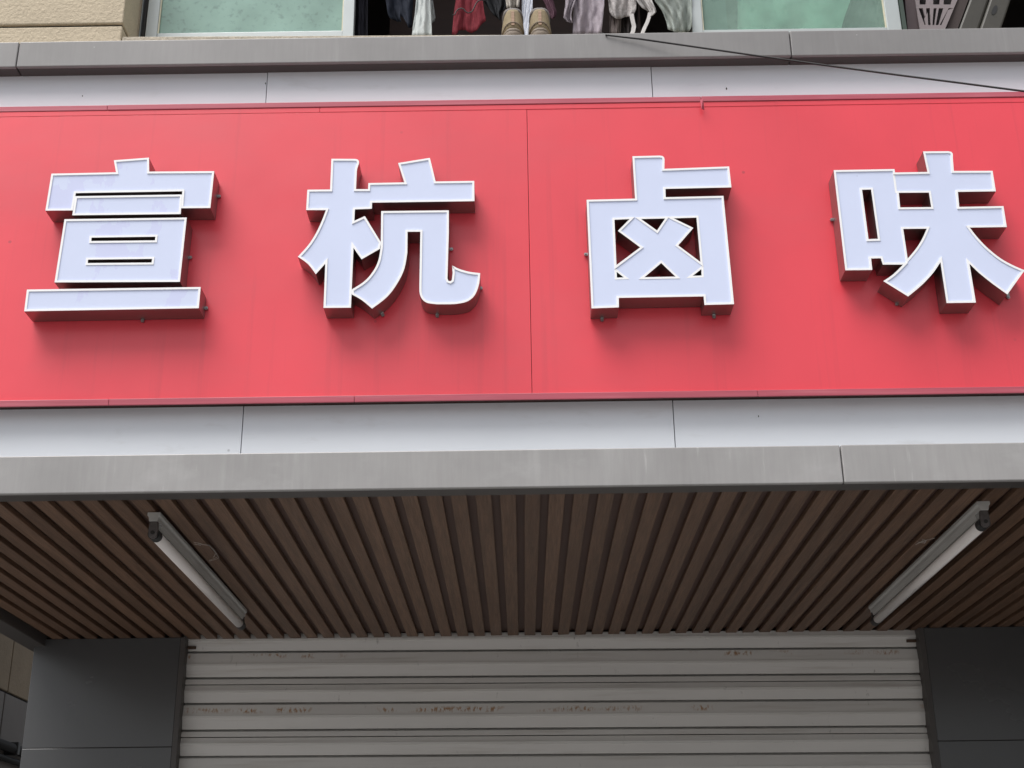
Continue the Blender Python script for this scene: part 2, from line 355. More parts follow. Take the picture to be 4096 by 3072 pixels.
for px, py, Y, r in ((1262, 336, YW, 4), (1512, 330, YW, 3.5), (1062, 334, YW, 3), (2906, 355, YW, 4), (330, 384, YW, 2.5), (2275, 343, YW, 2.5), (1375, 1640, YW, 3), (3034, 1665, YW, 2.5), (1295, 402, YW, 2)):
    w = PY(px, py, Y); rr = r/F*4.0
    obj('rivet', MB().loft([[Vector((w.x+rr*0.7*math.cos(a_), w.y-dy_, w.z+rr*1.5*math.sin(a_))) for a_ in [k_*math.pi/4 for k_ in range(8)]] for dy_ in (-0.001, 0.0008)]), m_joint, can)
# beam along the left edge of the ceiling
xbi = PZ(90, 2499, ZC).x
zbb = None
best = 9
for k in range(400):
    z = ZC-0.2+k*0.0005
    e = abs(PZ(60, 2513.7, z).x-xbi)
    if e < best: best = e; zbb = z
xbo = PZ(60, 2567, zbb).x
obj('side_beam', MB().box(xbo, xbi, YG+0.02, 5.62, zbb, ZC+0.05), m_dktrim, can, bevel=0.003)
print('BEAM', xbi, zbb, xbo, 'yC', yC0, yC1, 'ZC', ZC, 'zS', zS)

# ------------------------------------------------------------------ red sign board
sgn = thing('sign_board', 'wide red sheet-metal sign board across the shopfront carrying four white characters', 'sign board', (0.5, YR, zR0))
xj = PY(2118, 1000, YR).x
for a, b in ((XL, xj-0.0006), (xj+0.0006, XR)):
    obj('red_panel', MB().box(a, b, YR+random.uniform(0, 0.0008), YR+0.004, zR0c-0.004, zR1c), m_red, sgn, bevel=0.001)
def trim(xs, z0, z1, y, m=None, y1=None, j=0.001):
    for i in range(len(xs)-1):
        obj('edge_trim', MB().box(xs[i], xs[i+1]-0.0008, y+random.uniform(-j, j), y1 or YW-0.002, z0, z1), m or m_redtrim, sgn, bevel=0.0015)
trim([XL, xc(430, 440, YR), xc(2805, 400, YR), XR], zR1b+0.0005, zR1, YR-0.003)
trim([XL, xc(1280, 440, YR), xc(2812, 400, YR), XR], zR1c+0.0002, zR1b, YR-0.0005, m_red, j=0.0001)
trim([XL, xc(440, 1610, YR), xc(1420, 1600, YR), xc(3030, 1580, YR), XR], zR0, zR0c-0.0005, YR-0.010, y1=YR-0.006)
obj('trim_flange', MB().box(XL, XR, YR-0.0055, YR-0.0005, zR0c-0.003, zR0c-0.001), m_redtrim, sgn)
obj('steel_frame', MB().box(XL, XR, YR+0.005, YW-0.001, zR0+0.012, zR0+0.05).box(XL, XR, YR+0.005, YW-0.001, zR1b-0.05, zR1b-0.004), m_frame, sgn)
# torn flap in the top trim
q = [PY(2800, 398, YR-0.012), PY(2812, 396, YR-0.022), PY(2806, 436, YR-0.02), PY(2818, 440, YR-0.008)]
obj('torn_flap', MB().add(q, [(0, 1, 3, 2)]), m_redtrim, sgn, thick=0.001)

# ------------------------------------------------------------------ sign characters
def arc(c, r, a0, a1, n): return [(c[0]+r*math.cos(math.radians(a0+(a1-a0)*i/n)), c[1]+r*math.sin(math.radians(a0+(a1-a0)*i/n))) for i in range(n+1)]
def smooth_path(p, n=4):
    out = []
    for i in range(len(p)-1):
        p0 = p[max(i-1, 0)]; p1 = p[i]; p2 = p[i+1]; p3 = p[min(i+2, len(p)-1)]
        for k in range(n):
            t = k/n
            out.append(tuple(0.5*((2*p1[j])+(-p0[j]+p2[j])*t+(2*p0[j]-5*p1[j]+4*p2[j]-p3[j])*t*t+(-p0[j]+3*p1[j]-3*p2[j]+p3[j])*t**3) for j in range(2)))
    return out+[p[-1]]
def area(p): return sum(p[i][0]*p[(i+1) % len(p)][1]-p[(i+1) % len(p)][0]*p[i][1] for i in range(len(p)))/2
def inset(p, d):
    """offset a ccw loop to its left by d (mitred)"""
    n = len(p); out = []
    for i in range(n):
        a = Vector(p[i-1]); b = Vector(p[i]); c = Vector(p[(i+1) % n])
        e1 = (b-a).normalized(); e2 = (c-b).normalized()
        n1 = Vector((-e1.y, e1.x)); n2 = Vector((-e2.y, e2.x))
        mm = n1+n2
        if mm.length < 1e-4: mm = n1.copy()
        mm.normalize(); k = max(mm.dot(n1), 0.28)
        q = b+mm*(d/k); out.append((q.x, q.y))
    return out
TW = 0.0060      # width of the bright edge
def character(label, origin, sc, pieces, clips, strips=(), fm=None):
    T = lambda p: (lambda w: (w.x, w.z))(PY(origin[0]+p[0]*sc, origin[1]+p[1]*sc, YL))
    allp = [T(p) for o_, _ in pieces for p in o_]
    cx = sum(p[0] for p in allp)/len(allp); bz = min(p[1] for p in allp)
    t = thing('sign_character', label, 'sign letter', (cx, YR, bz), 'white box characters on the red sign board')
    for outer, holes in pieces:
        o = [T(p) for p in outer]
        if area(o) < 0: o.reverse()
        hs_ = []
        for h in holes:
            hh = [T(p) for p in h]
            if area(hh) > 0: hh.reverse()
            hs_.append(hh)
        side = MB(); ring = MB()
        for li, lp in enumerate([o]+hs_):
            n = len(lp); dy = 0.0004*li
            side.add([(x, y, z) for y in (YL+dy, YR-0.002) for x, z in lp], [(i, (i+1) % n, n+(i+1) % n, n+i) for i in range(n)])
            ins = inset(lp, TW)
            ring.add([(x, YL+dy, z) for x, z in lp]+[(x, YL+dy, z) for x, z in ins]+[(x, YL+0.0030, z) for x, z in ins],
                     [(i, (i+1) % n, n+(i+1) % n, n+i) for i in range(n)]+[(n+i, n+(i+1) % n, 2*n+(i+1) % n, 2*n+i) for i in range(n)])
        loops = [[Vector((x, z, 0)) for x, z in lp] for lp in [o]+hs_]
        flat = [p for lp in loops for p in lp]
        face = MB().add([(p.x, YL+0.0026, p.y) for p in flat], [tuple(f) for f in tessellate_polygon(loops)])
        obj('side_wall', side, m_lside, t); obj('edge_trim', ring, m_ltrim, t); obj('face', face, fm or m_lface, t)
    for a, b in strips:
        a = Vector(T(a)); b = Vector(T(b)); e = (b-a).normalized(); nn = Vector((-e.y, e.x))*TW
        obj('edge_trim', MB().add([(a.x, YL+0.0020, a.y), (b.x, YL+0.0020, b.y), (b.x+nn.x, YL+0.0020, b.y+nn.y), (a.x+nn.x, YL+0.0020, a.y+nn.y)], [(0, 1, 2, 3)]), m_ltrim, t)
    for (px, py, dx, dz) in clips:
        w = PY(origin[0]+px*sc, origin[1]+py*sc, YR-0.006)
        mb = MB()
        d = Vector((dx, 0, dz)); s_ = Vector((dz, 0, -dx))
        a = w-d*0.012; 
        mb.loft([[a+s_*0.004+Vector((0, -0.004, 0)), a-s_*0.004+Vector((0, -0.004, 0)), a-s_*0.004+Vector((0, 0.003, 0)), a+s_*0.004+Vector((0, 0.003, 0))],
                 [w+s_*0.004+Vector((0, 0.000, 0)), w-s_*0.004+Vector((0, 0.000, 0)), w-s_*0.004+Vector((0, 0.004, 0)), w+s_*0.004+Vector((0, 0.004, 0))]])
        mb.tube([w+Vector((0, 0.004, 0)), w+Vector((0, -0.002, 0))], [0.0048, 0.0048], 12)
        mb.tube([w+Vector((0, -0.002, 0)), w+Vector((0, -0.005, 0))], [0.0028, 0.0022], 8)
        obj('mounting_clip', mb, m_steel, t)
    return t
R_, L_, D_ = (1, 0), (-1, 0), (0, -1)
character('white box character with two slots and a long bottom bar, leftmost on the red board', (60, 580), .45802, [
    ([(863, 133), (1170, 110), (1172, 232), (1740, 228), (1706, 550), (1450, 552), (1461, 404), (531, 420), (505, 571), (265, 573), (318, 250), (882, 238)], []),
    ([(526, 447), (1460, 432), (1447, 603), (500, 614)], []),
    ([(432, 648), (1500, 633), (1440, 1195), (345, 1200)],
     [[(668, 808), (1226, 800), (1222, 832), (666, 838)], [(637, 1000), (1197, 993), (1192, 1025), (635, 1030)]]),
    ([(104, 1262), (1622, 1240), (1605, 1425), (80, 1452)], [])],
    [(1783, 448, *R_), (1532, 983, *R_), (1672, 1425, *R_), (1113, 1535, *D_)], fm=m_lfilm)
left_sweep = smooth_path([(247, 1128), (180, 1040), (90, 975)], 3)[:-1]+smooth_path([(90, 975), (180, 875), (245, 775), (298, 665), (335, 568)], 3)
character('white box character with a tree-like left half, second from left', (1150, 580), .45822, [
    ([(383, 120), (590, 121), (612, 126), (624, 140), (624, 160), (609, 205), (605, 230), (598, 385), (703, 385), (706, 332), (1020, 326), (965, 157), (1243, 112), (1293, 318), (1630, 313), (1632, 490),
      (738, 503), (737, 556), (588, 562), (583, 662), (675, 620), (816, 850), (808, 905), (647, 998), (576, 897), (554, 1420), (314, 1422), (330, 1035)]
     + left_sweep + [(163, 568), (173, 390), (372, 388)], []),
    ([(818, 577), (1408, 570), (1408, 760), (1396, 1165), (1404, 1184), (1420, 1190), (1434, 1180), (1442, 1120), (1437, 1052)]
     + smooth_path([(1440, 1052), (1500, 1082), (1590, 1107), (1682, 1118)], 3)[1:]
     + smooth_path([(1682, 1118), (1672, 1215), (1635, 1310), (1570, 1365), (1480, 1386), (1400, 1390)], 3)[1:]
     + smooth_path([(1300, 1390), (1220, 1378), (1175, 1345), (1154, 1295), (1151, 1240)], 3)
     + [(1160, 757), (1048, 757)]
     + smooth_path([(1046, 940), (1020, 1080), (960, 1205), (870, 1325), (738, 1428)], 4)
     + smooth_path([(738, 1428), (650, 1355), (560, 1303)], 3)[1:]
     + smooth_path([(560, 1262), (670, 1190), (745, 1105), (792, 1010), (814, 890)], 4), [])],
    [(1432, 910, *R_), (832, 1484, 0.4, -0.9), (1307, 1493, *D_), (1688, 1250, *R_)])
character('white box character enclosing a diagonal cross, third from left', (2280, 580), .45802, [
    ([(545, 98), (785, 92), (808, 96), (822, 108), (826, 128), (824, 208), (1390, 187), (1410, 370), (833, 383), (836, 456), (1340, 444), (1433, 1390), (1174, 1397), (1167, 1322), (426, 1335), (427, 1418), (188, 1427), (145, 478), (568, 468)],
     [[(388, 652), (521, 646), (418, 749), (613, 893), (406, 1048)], [(620, 645), (832, 640), (760, 745)], [(905, 638), (1105, 632), (1140, 1020), (945, 875), (1078, 722)],
      [(650, 1152), (922, 1147), (797, 1028)], [(408, 1105), (470, 1153), (410, 1155)], [(1148, 1080), (1150, 1136), (1072, 1139)]])],
    [(137, 955, *L_), (280, 1528, *D_), (1258, 1502, *D_)])
rs = smooth_path([(1388, 785), (1450, 865), (1545, 965), (1660, 1058), (1770, 1120), (1880, 1168)], 4)
character('white box character with splayed feet, rightmost, beside the board end', (3260, 560), .44610, [
    ([(167, 270), (713, 260), (718, 291), (1008, 286), (968, 102), (1195, 100), (1222, 106), (1236, 122), (1236, 160), (1245, 277), (1592, 276), (1622, 460), (1281, 465), (1294, 600), (1690, 592), (1720, 780)]
     + rs + [(1725, 1385)] + smooth_path([(1600, 1295), (1480, 1200), (1385, 1110)], 3) + [(1443, 1458), (1180, 1462)]
     + smooth_path([(1125, 1095), (1060, 1190), (960, 1298), (835, 1403)], 4) + smooth_path([(612, 1265), (700, 1205), (790, 1117)], 3)
     + [(608, 1117), (590, 1060), (503, 1062), (514, 1165), (272, 1168)],
     [[(422, 445), (503, 443), (565, 885), (480, 888)], [(752, 472), (1022, 470), (1043, 600), (765, 603)],
      [(792, 795), (1003, 793)]+smooth_path([(1003, 793), (962, 885), (905, 975), (832, 1062)], 3)[1:]])],
    [(150, 715, *L_), (733, 1472, -0.3, -0.95), (1733, 1410, *D_)], [((740, 472), (716, 291))])

# ------------------------------------------------------------------ slatted ceiling
pitch = 0.0
xa_ = PZ(2098, 1975, ZC).x
xb_ = PZ(2098+99.1*8, 1975-99.1*8*0.0138, ZC).x
pitch = (xb_-xa_)/8
SW = pitch*0.65; SH = 0.018
cei = thing('slatted_ceiling', 'brown wood-grain slatted ceiling over the shop entrance', 'ceiling', (0.5, yC0, ZC))
obj('backing_board', MB().box(xbi+0.002, XR-0.05, yC0, 5.70, ZC+SH+0.001, ZC+SH+0.012), m_woodback, cei)
protos = []
k = 0
x = xa_
while x-pitch > xbi+0.01: x -= pitch
i = 0
while x < XR-0.1:
    lo = cei.location
    if i < 5:
        ye = yC1+(-0.012, 0.010, 0.0, 0.022, -0.004)[i]
        mb = MB(); x0, x1 = 0.0, SW
        mb.add([(x0, yC0+0.001, ZC), (x1, yC0+0.001, ZC), (x1, ye, ZC), (x0, ye-0.004, ZC), (x0+0.002, yC0+0.001, ZC+SH), (x1-0.002, yC0+0.001, ZC+SH), (x1-0.002, ye, ZC+SH), (x0+0.002, ye, ZC+SH)],
               [(0, 1, 2, 3), (7, 6, 5, 4), (0, 4, 5, 1), (1, 5, 6, 2), (2, 6, 7, 3), (3, 7, 4, 0)])
        o = obj('slat', mb, m_wood, cei, bevel=0.0018)
        o.data.transform(Matrix.Translation((lo.x, 0, 0)))
        o.location.x = x-lo.x; protos.append(o)
    else:
        src = random.choice(protos)
        copy_child(src, cei, (x-lo.x, random.uniform(-0.004, 0.006), random.uniform(-0.001, 0.001)))
    x += pitch; i += 1
print('slats', i, 'pitch', pitch)

# ------------------------------------------------------------------ roller shutter
shx0, shx1 = xc(715, 2620, SHY), xc(3695, 2600, SHY)
sht = thing('roller_shutter', 'closed pale grey roller shutter with rust marks under the wooden ceiling', 'roller shutter', (0.2, SHY, 0))
SL = -0.0067
U = lambda py: PY(1000, py, SHY).z+SL*0           # heights read at x = 1000 px
zthin = [U(2739), U(2949)]; per = zthin[0]-zthin[1]
d_ridge, d_gr, d_ridge2, d_gr2 = U(2739)-U(2767), U(2739)-U(2815), U(2739)-U(2868), U(2739)-U(2922)
x1000 = PY(1000, 2740, SHY).x
def slat_profile(zt):
    gr, b = 0.0100, -0.0125
    p = [(0.020, zt-0.0012), (-0.004, zt-0.0022), (b+0.003, zt-d_ridge+0.0055), (b, zt-d_ridge+0.0045), (b, zt-d_ridge-0.0045), (b+0.003, zt-d_ridge-0.0055), (0.0, zt-d_gr+gr*0.5), (0.034, zt-d_gr+gr*0.5), (0.034, zt-d_gr-gr*0.5), (-0.003, zt-d_gr-gr*0.5),
         (b+0.003, zt-d_ridge2+0.0055), (b, zt-d_ridge2+0.0045), (b, zt-d_ridge2-0.0045), (b+0.003, zt-d_ridge2-0.0055), (0.0, zt-d_gr2+gr*0.5), (0.034, zt-d_gr2+gr*0.5), (0.034, zt-d_gr2-gr*0.5), (-0.004, zt-d_gr2-gr*0.5), (-0.007, zt-per+0.0015), (0.020, zt-per+0.0006)]
    return p
zt = zthin[0]+per
while zt > 0.05:
    pr = [q for q in slat_profile(zt)]
    vs = []; n = len(pr)
    for xx in (shx0-0.02, shx1+0.02):
        vs += [(xx, SHY+a, max(b, 0.0)+SL*(xx-x1000)) for a, b in pr]
    obj('slat', MB().add(vs, [(j, j+1, n+j+1, n+j) for j in range(n-1)]), m_shutter, sht)
    zt -= per
obj('shutter_backing', MB().box(shx0-0.02, shx1+0.02, SHY+0.036, SHY+0.046, 0, ZC+0.02), m_shgroove, sht)
obj('head_box', MB().box(shx0-0.01, shx1+0.01, SHY-0.006, SHY+0.018, zthin[0]+per+0.02, ZC+0.019), mat('pale_grey_head', (0.34, 0.34, 0.33), 0.5, var=0.15), sht)
for xg in (shx0-0.024, shx1+0.004):
    obj('guide_rail', MB().box(xg, xg+0.02, SHY-0.03, SHY+0.015, 0, ZC+0.015), m_dktrim, sht)
m_slot = mat('slot_rust', (0.10, 0.06, 0.04), 0.8, var=0.4, vscale=(60, 60, 60))
for px, py in ((762, 2593), (3648, 2565)):
    w = PY(px, py, SHY-0.003); obj('latch_slot', MB().box(w.x-0.024, w.x+0.024, SHY-0.0155, SHY-0.008, w.z-0.006, w.z+0.006), m_slot, sht, bevel=0.002)

# ------------------------------------------------------------------ pillars
YP = 5.295
def pillar(label, x0, x1, zsplit):
    t = thing('clad_pillar', label, 'pillar', ((x0+x1)/2, YP, 0), 'charcoal clad pillars flanking the shutter')
    for a, b in ((zsplit+0.0007, ZC), (zsplit-1.22, zsplit-0.0007), (0.0, zsplit-1.223)):
        obj('panel', MB().box(x0, x1, YP, YP+0.35, a, b), m_dkgrey, t, bevel=0.002)
    obj('joint', MB().box(x0+0.006, x1-0.006, YP+0.006, YP+0.34, 0, ZC-0.01), m_joint, t)
    return t
lpx0, lpx1 = xc(128, 2660, YP), xc(716, 2640, YP)
rpx0 = xc(3705, 2600, YP)
pl = pillar('charcoal panelled pillar left of the roller shutter, lit along its outer edge', lpx0, lpx1, PY(370, 2991, YP).z)
pr_ = pillar('dark charcoal pillar right of the roller shutter', rpx0, rpx0+1.1, PY(3900, 2962, YP).z)
obj('corner_trim', MB().box(lpx1+0.001, lpx1+0.02, YP-0.003, SHY+0.01, 0, ZC-0.001), m_dktrim, pl)
obj('corner_trim', MB().box(rpx0-0.022, rpx0-0.001, YP-0.003, SHY+0.01, 0, ZC-0.001), m_dktrim, pr_)
# right end wall of the entrance, outside the frame
tag(obj('side_wall', MB().box(XR-0.04, XR+0.1, YG+0.05, 5.9, 0, ZC+0.3), m_dkgrey), 'charcoal wall closing the right end of the shop entrance', 'wall')

# ------------------------------------------------------------------ neighbour on the left
XN = -2.32
nb = thing('neighbour_building', 'tan stuccoed side wall of the next building beyond the left pillar', 'building', (XN, 7, 0))
zb1 = PX(60, 2784, XN).z
yv = PX(38, 2720, XN).y
for (y0, y1, z0, z1, m) in ((5.66, yv-0.004, zb1+0.005, 5.2, m_nstucco), (yv+0.004, 9.5, zb1+0.005, 5.2, m_nstucco), (5.66, yv-0.004-0.03, 0, zb1-0.005, m_ngrey), (yv+0.004-0.03, 9.5, 0, zb1-0.005, m_ngrey)):
    obj('stucco_block', MB().box(XN-0.3, XN, y0, y1, z0, z1), m, nb, bevel=0.004)
obj('joint', MB().box(XN-0.29, XN-0.012, 5.67, 9.4, 0, 5.1), m_joint, nb)
zp = PX(30, 2985, XN+0.04).z
pp = thing('drain_pipe', 'black pipes running along the tan side wall left of the pillar', 'pipe', (XN+0.04, 6.2, zp))
obj('pipe', MB().tube([(XN+0.035, 5.7, zp), (XN+0.035, 9.4, zp)], 0.022, 14), m_black, pp, smooth=True)
obj('pipe', MB().tube([(XN+0.03, 5.7, zp-0.05), (XN+0.03, 9.4, zp-0.055)], 0.014, 12), m_black, pp, smooth=True)
obj('pipe_clip', MB().box(XN+0.001, XN+0.062, PX(18, 2985, XN).y, PX(18, 2985, XN).y+0.03, zp-0.028, zp+0.028), m_black, pp, bevel=0.004)

# ------------------------------------------------------------------ fluorescent lamps
def lamp(label, n_px, f_px):
    zt_ = ZC-0.058
    a = PZ(*n_px, zt_); b = PZ(*f_px, zt_)
    d = (b-a).normalized(); s_ = Vector((d.y, -d.x, 0)); up = Vector((0, 0, 1))
    t = thing('fluorescent_lamp', label, 'lamp', (a.x, a.y, ZC), 'bare tube lamps on the slatted ceiling')
    def prof(p0, p1, pts, name, m, **k):
        obj(name, MB().loft([[p+s_*u+up*v for u, v in pts] for p in (p0, p1)]), m, t, **k)
    a0 = Vector((a.x, a.y, ZC)); b0 = Vector((b.x, b.y, ZC))
    e0, e1 = a0-d*0.035, b0+d*0.012
    prof(e0, e1, [(-0.018, -0.001), (0.018, -0.001), (0.018, -0.010), (0.0135, -0.015), (0.012, -0.026), (-0.012, -0.026), (-0.0135, -0.015), (-0.018, -0.010)], 'batten', m_batten, bevel=0.001)
    # reflector wings running along the tube
    prof(e0+d*0.05, e1-d*0.02, [(-0.012, -0.0265), (0.012, -0.0265), (0.008, -0.040), (-0.008, -0.040)], 'tube_channel', m_batten)
    for p, sg in ((a0, 1), (b0, -1)):
        q = p-d*(0.030*sg) if sg == 1 else p+d*0.010
        obj('lamp_holder', MB().loft([[q+d*w+s_*u+up*v for u, v in [(-0.011, -0.0262), (0.011, -0.0262), (0.013, -0.05), (0.011, -0.068), (0.004, -0.074), (-0.004, -0.074), (-0.011, -0.068), (-0.013, -0.05)]] for w in (0.0, 0.012*sg)]), m_endcap, t, bevel=0.001)
    z_ = Vector((0, 0, zt_))
    fl = lambda p: Vector((p.x, p.y, zt_))
    obj('end_cap', MB().tube([fl(a0-d*0.020), fl(a0+d*0.012)], 0.0168, 18), m_black, t, smooth=False)
    obj('end_cap', MB().tube([fl(b0-d*0.030), fl(b0+d*0.014)], 0.0165, 18), m_black, t, smooth=False)
    obj('tube', MB().tube([fl(a0+d*0.010), fl(b0-d*0.028)], 0.0155, 20), m_tube, t, smooth=True)
    hole = MB().tube([fl(a0-d*0.0305)+up*0.0, fl(a0-d*0.034)], 0.0055, 12)
    obj('socket', hole, m_joint, t)
lamp('unlit white tube lamp on the ceiling, left side, sloping down to the right', (622, 2142), (962, 2500))
lamp('unlit white tube lamp on the ceiling, right side, sloping down to the left', (3929, 2098), (3503, 2483))

# ------------------------------------------------------------------ overhead cable
pts = []
for (px, py, Y) in ((2405, 133, YB+0.05), (2425, 140, YT-0.006), (2560, 156, YT-0.012), (2700, 176, YT-0.022), (3000, 219, 3.34), (3300, 261, 3.28), (3600, 301, 3.21), (3850, 333, 3.15), (4096, 365, 3.09), (4700, 438, 2.95), (5600, 540, 2.75)):
    pts.append(PY(px, py, Y))
tag(obj('cable', MB().tube(pts, 0.0028, 8), mat('cable_black', (0.006, 0.006, 0.006), 0.6), smooth=True), 'thin black cable sagging from the window sill across the grey cornice to the right', 'cable')

# ------------------------------------------------------------------ laundry in the window
rail_z = zS+0.72
YH = YB+0.19
tag(obj('clothes_rail', MB().tube([(xc(1330, 0, YH), YH+0.03, rail_z), (xc(2850, 0, YH), YH+0.03, rail_z)], 0.011, 12), m_steel), 'metal rail the laundry hangs from inside the open window', 'rail')
def edge_at(poly, py):
    for i in range(len(poly)-1):
        if poly[i][1] <= py <= poly[i+1][1]:
            t = (py-poly[i][1])/max(poly[i+1][1]-poly[i][1], 1e-6); return poly[i][0]+(poly[i+1][0]-poly[i][0])*t
    return poly[0][0] if py < poly[0][1] else poly[-1][0]
def cloth(name, label, cat, left, right, hem, m, Y=YH, folds=3, amp=0.012, nu=40, nv=26, top=-420, parent=None, wr=0.004, seed=0):
    """left/right: photo edge polylines from y = top downwards; hem: (u, y) lower outline"""
    rnd = random.Random(seed); ph = rnd.uniform(0, 6); ph2 = rnd.uniform(0, 6)
    vs = []
    hy = lambda u: edge_at([(y, u_) for u_, y in hem], u) if len(hem) > 1 else hem[0][1]
    for j in range(nv+1):
        for i in range(nu+1):
            u = i/nu; yb = hy(u); py = top+(yb-top)*(j/nv)**0.75
            xl, xr = edge_at(left, py), edge_at(right, py)
            w = 0.35+0.65*j/nv
            dy = amp*w*math.sin(folds*2*math.pi*u+ph+0.8*math.sin(j*0.25))+amp*0.45*math.sin(folds*4.6*math.pi*u+ph2+j*0.15)
            dy += wr*(math.sin(17*u+j*0.9+ph)*math.sin(j*0.7+5*u)+0.6*math.sin(31*u-j*1.1))
            vs.append(PY(xl+(xr-xl)*u, py, Y+dy))
    fs = [(j*(nu+1)+i, j*(nu+1)+i+1, (j+1)*(nu+1)+i+1, (j+1)*(nu+1)+i) for j in range(nv) for i in range(nu)]
    o = obj(name, MB().add(vs, fs), m, parent, smooth=True, thick=0.0022)
    if label: tag(o, label, cat, 'laundry hanging in the open window')
    return o
V = lambda x, y=-420: [(x, y), (x, 160)]
cloth('curtain', 'blue-black curtain just right of the left sash', 'curtain', V(1412), V(1470), [(0, 165)], cloth_mat('navy_cloth', (0.022, 0.022, 0.032)), Y=YH+0.02, folds=1.5, seed=1)
cloth('jeans', 'dark frayed denim garment left of the white towel', 'jeans', [(1543, -420), (1543, 0), (1552, 60), (1572, 90)], [(1655, -420), (1652, 0), (1648, 60), (1650, 115)],
      [(0, 72), (.25, 86), (.42, 88), (.5, 60), (.62, 75), (.8, 112), (1, 108)], cloth_mat('dark_denim', (0.028, 0.034, 0.052), 0.4), folds=1.2, seed=2)
cloth('towel', 'narrow pale white towel reaching down to the sill', 'towel', [(1672, -420), (1666, 0), (1660, 60), (1647, 143)], [(1714, -420), (1720, 0), (1724, 60), (1728, 143)], [(0, 145)], cloth_mat('pale_towel', (0.62, 0.66, 0.65), 0.08), folds=1.2, amp=0.008, wr=0.002, Y=YB+0.145, seed=3)
cloth('washcloth', 'crumpled pale grey cloth peeping out beside the white towel', 'cloth', V(1715), [(1722, -420), (1730, 0), (1737, 40), (1741, 70), (1736, 95)], [(0, 88), (.6, 92), (1, 84)], cloth_mat('grey_cloth', (0.42, 0.45, 0.45)), folds=1, wr=0.006, Y=YH+0.01, seed=4)
m_redk = cloth_mat('red_knit', (0.27, 0.04, 0.055), 0.45, (150, 150, 2), 0.2)
top_ = cloth('knit_top', 'red ribbed knit top with wavy black trim', 'top', [(1826, -420), (1823, 0), (1815, 60), (1808, 140)], [(1925, -420), (1931, 0), (1937, 50), (1944, 75), (1940, 100)],
      [(0, 139), (.13, 139), (.2, 121), (.4, 120), (.58, 133), (.75, 120), (.9, 95), (1, 84)], m_redk, folds=1.4, amp=0.007, nu=60, wr=0.0022, seed=5)
tp = [(1808, 62), (1820, 58), (1825, 45), (1835, 36), (1845, 33), (1854, 36), (1862, 46), (1872, 52), (1882, 50), (1890, 44), (1897, 30), (1904, 14), (1913, 4), (1925, 0), (1945, 4)]
obj('black_trim', MB().tube([PY(x_, y_, YH-0.014) for x_, y_ in tp], 0.0021, 7), m_black, top_, smooth=True)
cloth('dark_shirt', 'charcoal grey garment between red knit top and shoes', 'shirt', [(1930, -420), (1934, 0), (1945, 20), (1975, 60), (1998, 82)], [(2030, -420), (2030, 0), (2026, 28), (2005, 50), (1999, 84)], [(0, 60), (.5, 78), (1, 84)], cloth_mat('charcoal_cloth', (0.035, 0.037, 0.042)), Y=YH+0.03, folds=1.5, seed=6)
cloth('vest', 'pale beige vest hanging behind the left shoe', 'vest', [(2015, -420), (2022, 0), (2028, 32)], [(2080, -420), (2078, 0), (2075, 30)], [(0, 34), (1, 28)], cloth_mat('beige_cloth', (0.52, 0.48, 0.43)), folds=1.5, Y=YH-0.01, seed=7)
cloth('pillowcase', 'white cloth showing between the two shoes', 'cloth', V(2088), V(2130), [(0, 165)], cloth_mat('white_cloth', (0.75, 0.78, 0.86), 0.05), folds=1, amp=0.004, Y=YH+0.0, seed=8)
cloth('sock', 'plum coloured sock hanging right of the shoes', 'sock', [(2170, -420), (2172, 0), (2190, 40), (2205, 72)], [(2208, -420), (2212, 0), (2220, 30), (2227, 50), (2222, 68), (2212, 77)], [(0, 72), (.5, 77), (1, 74)], cloth_mat('plum_cloth', (0.13, 0.065, 0.09)), folds=0.6, amp=0.006, seed=9)
m_mauve = cloth_mat('mauve_cotton', (0.43, 0.38, 0.42), 0.14, (14, 14, 14))
sh = cloth('blouse', 'wrinkled mauve blouse hanging open near the window middle', 'blouse', [(2295, -420), (2296, 0), (2294, 40), (2291, 140)], [(2420, -420), (2417, 20), (2412, 70), (2404, 140)],
      [(0, 138), (1, 137)], m_mauve, folds=1.3, amp=0.012, nu=60, wr=0.0045, seed=10)
cloth('sleeve', None, None, [(2262, -420), (2262, 20), (2255, 60), (2254, 75), (2270, 90)], [(2305, -420), (2304, 0), (2292, 30), (2284, 55), (2290, 92)], [(0, 84), (.5, 91), (1, 92)], m_mauve, folds=1.3, amp=0.010, wr=0.006, Y=YH-0.02, parent=sh, seed=11)
m_lace = mat('lace', (0.50, 0.47, 0.46), 0.85, var=0.35, vscale=(110, 110, 110), bump=1.0, bscale=(150, 150, 150))
cloth('lace_briefs', 'grey-white lace underwear between blouse and bra', 'underwear', [(2432, -420), (2432, 0), (2438, 50), (2446, 70)], [(2545, -420), (2546, 0), (2545, 40), (2530, 66)], [(0, 58), (.18, 74), (.4, 76), (.65, 68), (1, 64)], m_lace, folds=1.3, amp=0.012, wr=0.005, seed=12)
cloth('stockings', 'beige grey stockings hanging below the lace underwear', 'stockings', V(2438), [(2490, -420), (2486, 60), (2480, 140)], [(0, 140)], cloth_mat('taupe_cloth', (0.25, 0.21, 0.20)), folds=1, amp=0.01, Y=YH+0.02, seed=13)
cloth('grey_leggings', 'dark grey leggings behind the lace underwear', 'leggings', V(2484), V(2552), [(0, 160), (1, 120)], cloth_mat('leggings_cloth', (0.075, 0.065, 0.065)), folds=1.5, Y=YH+0.04, seed=14)
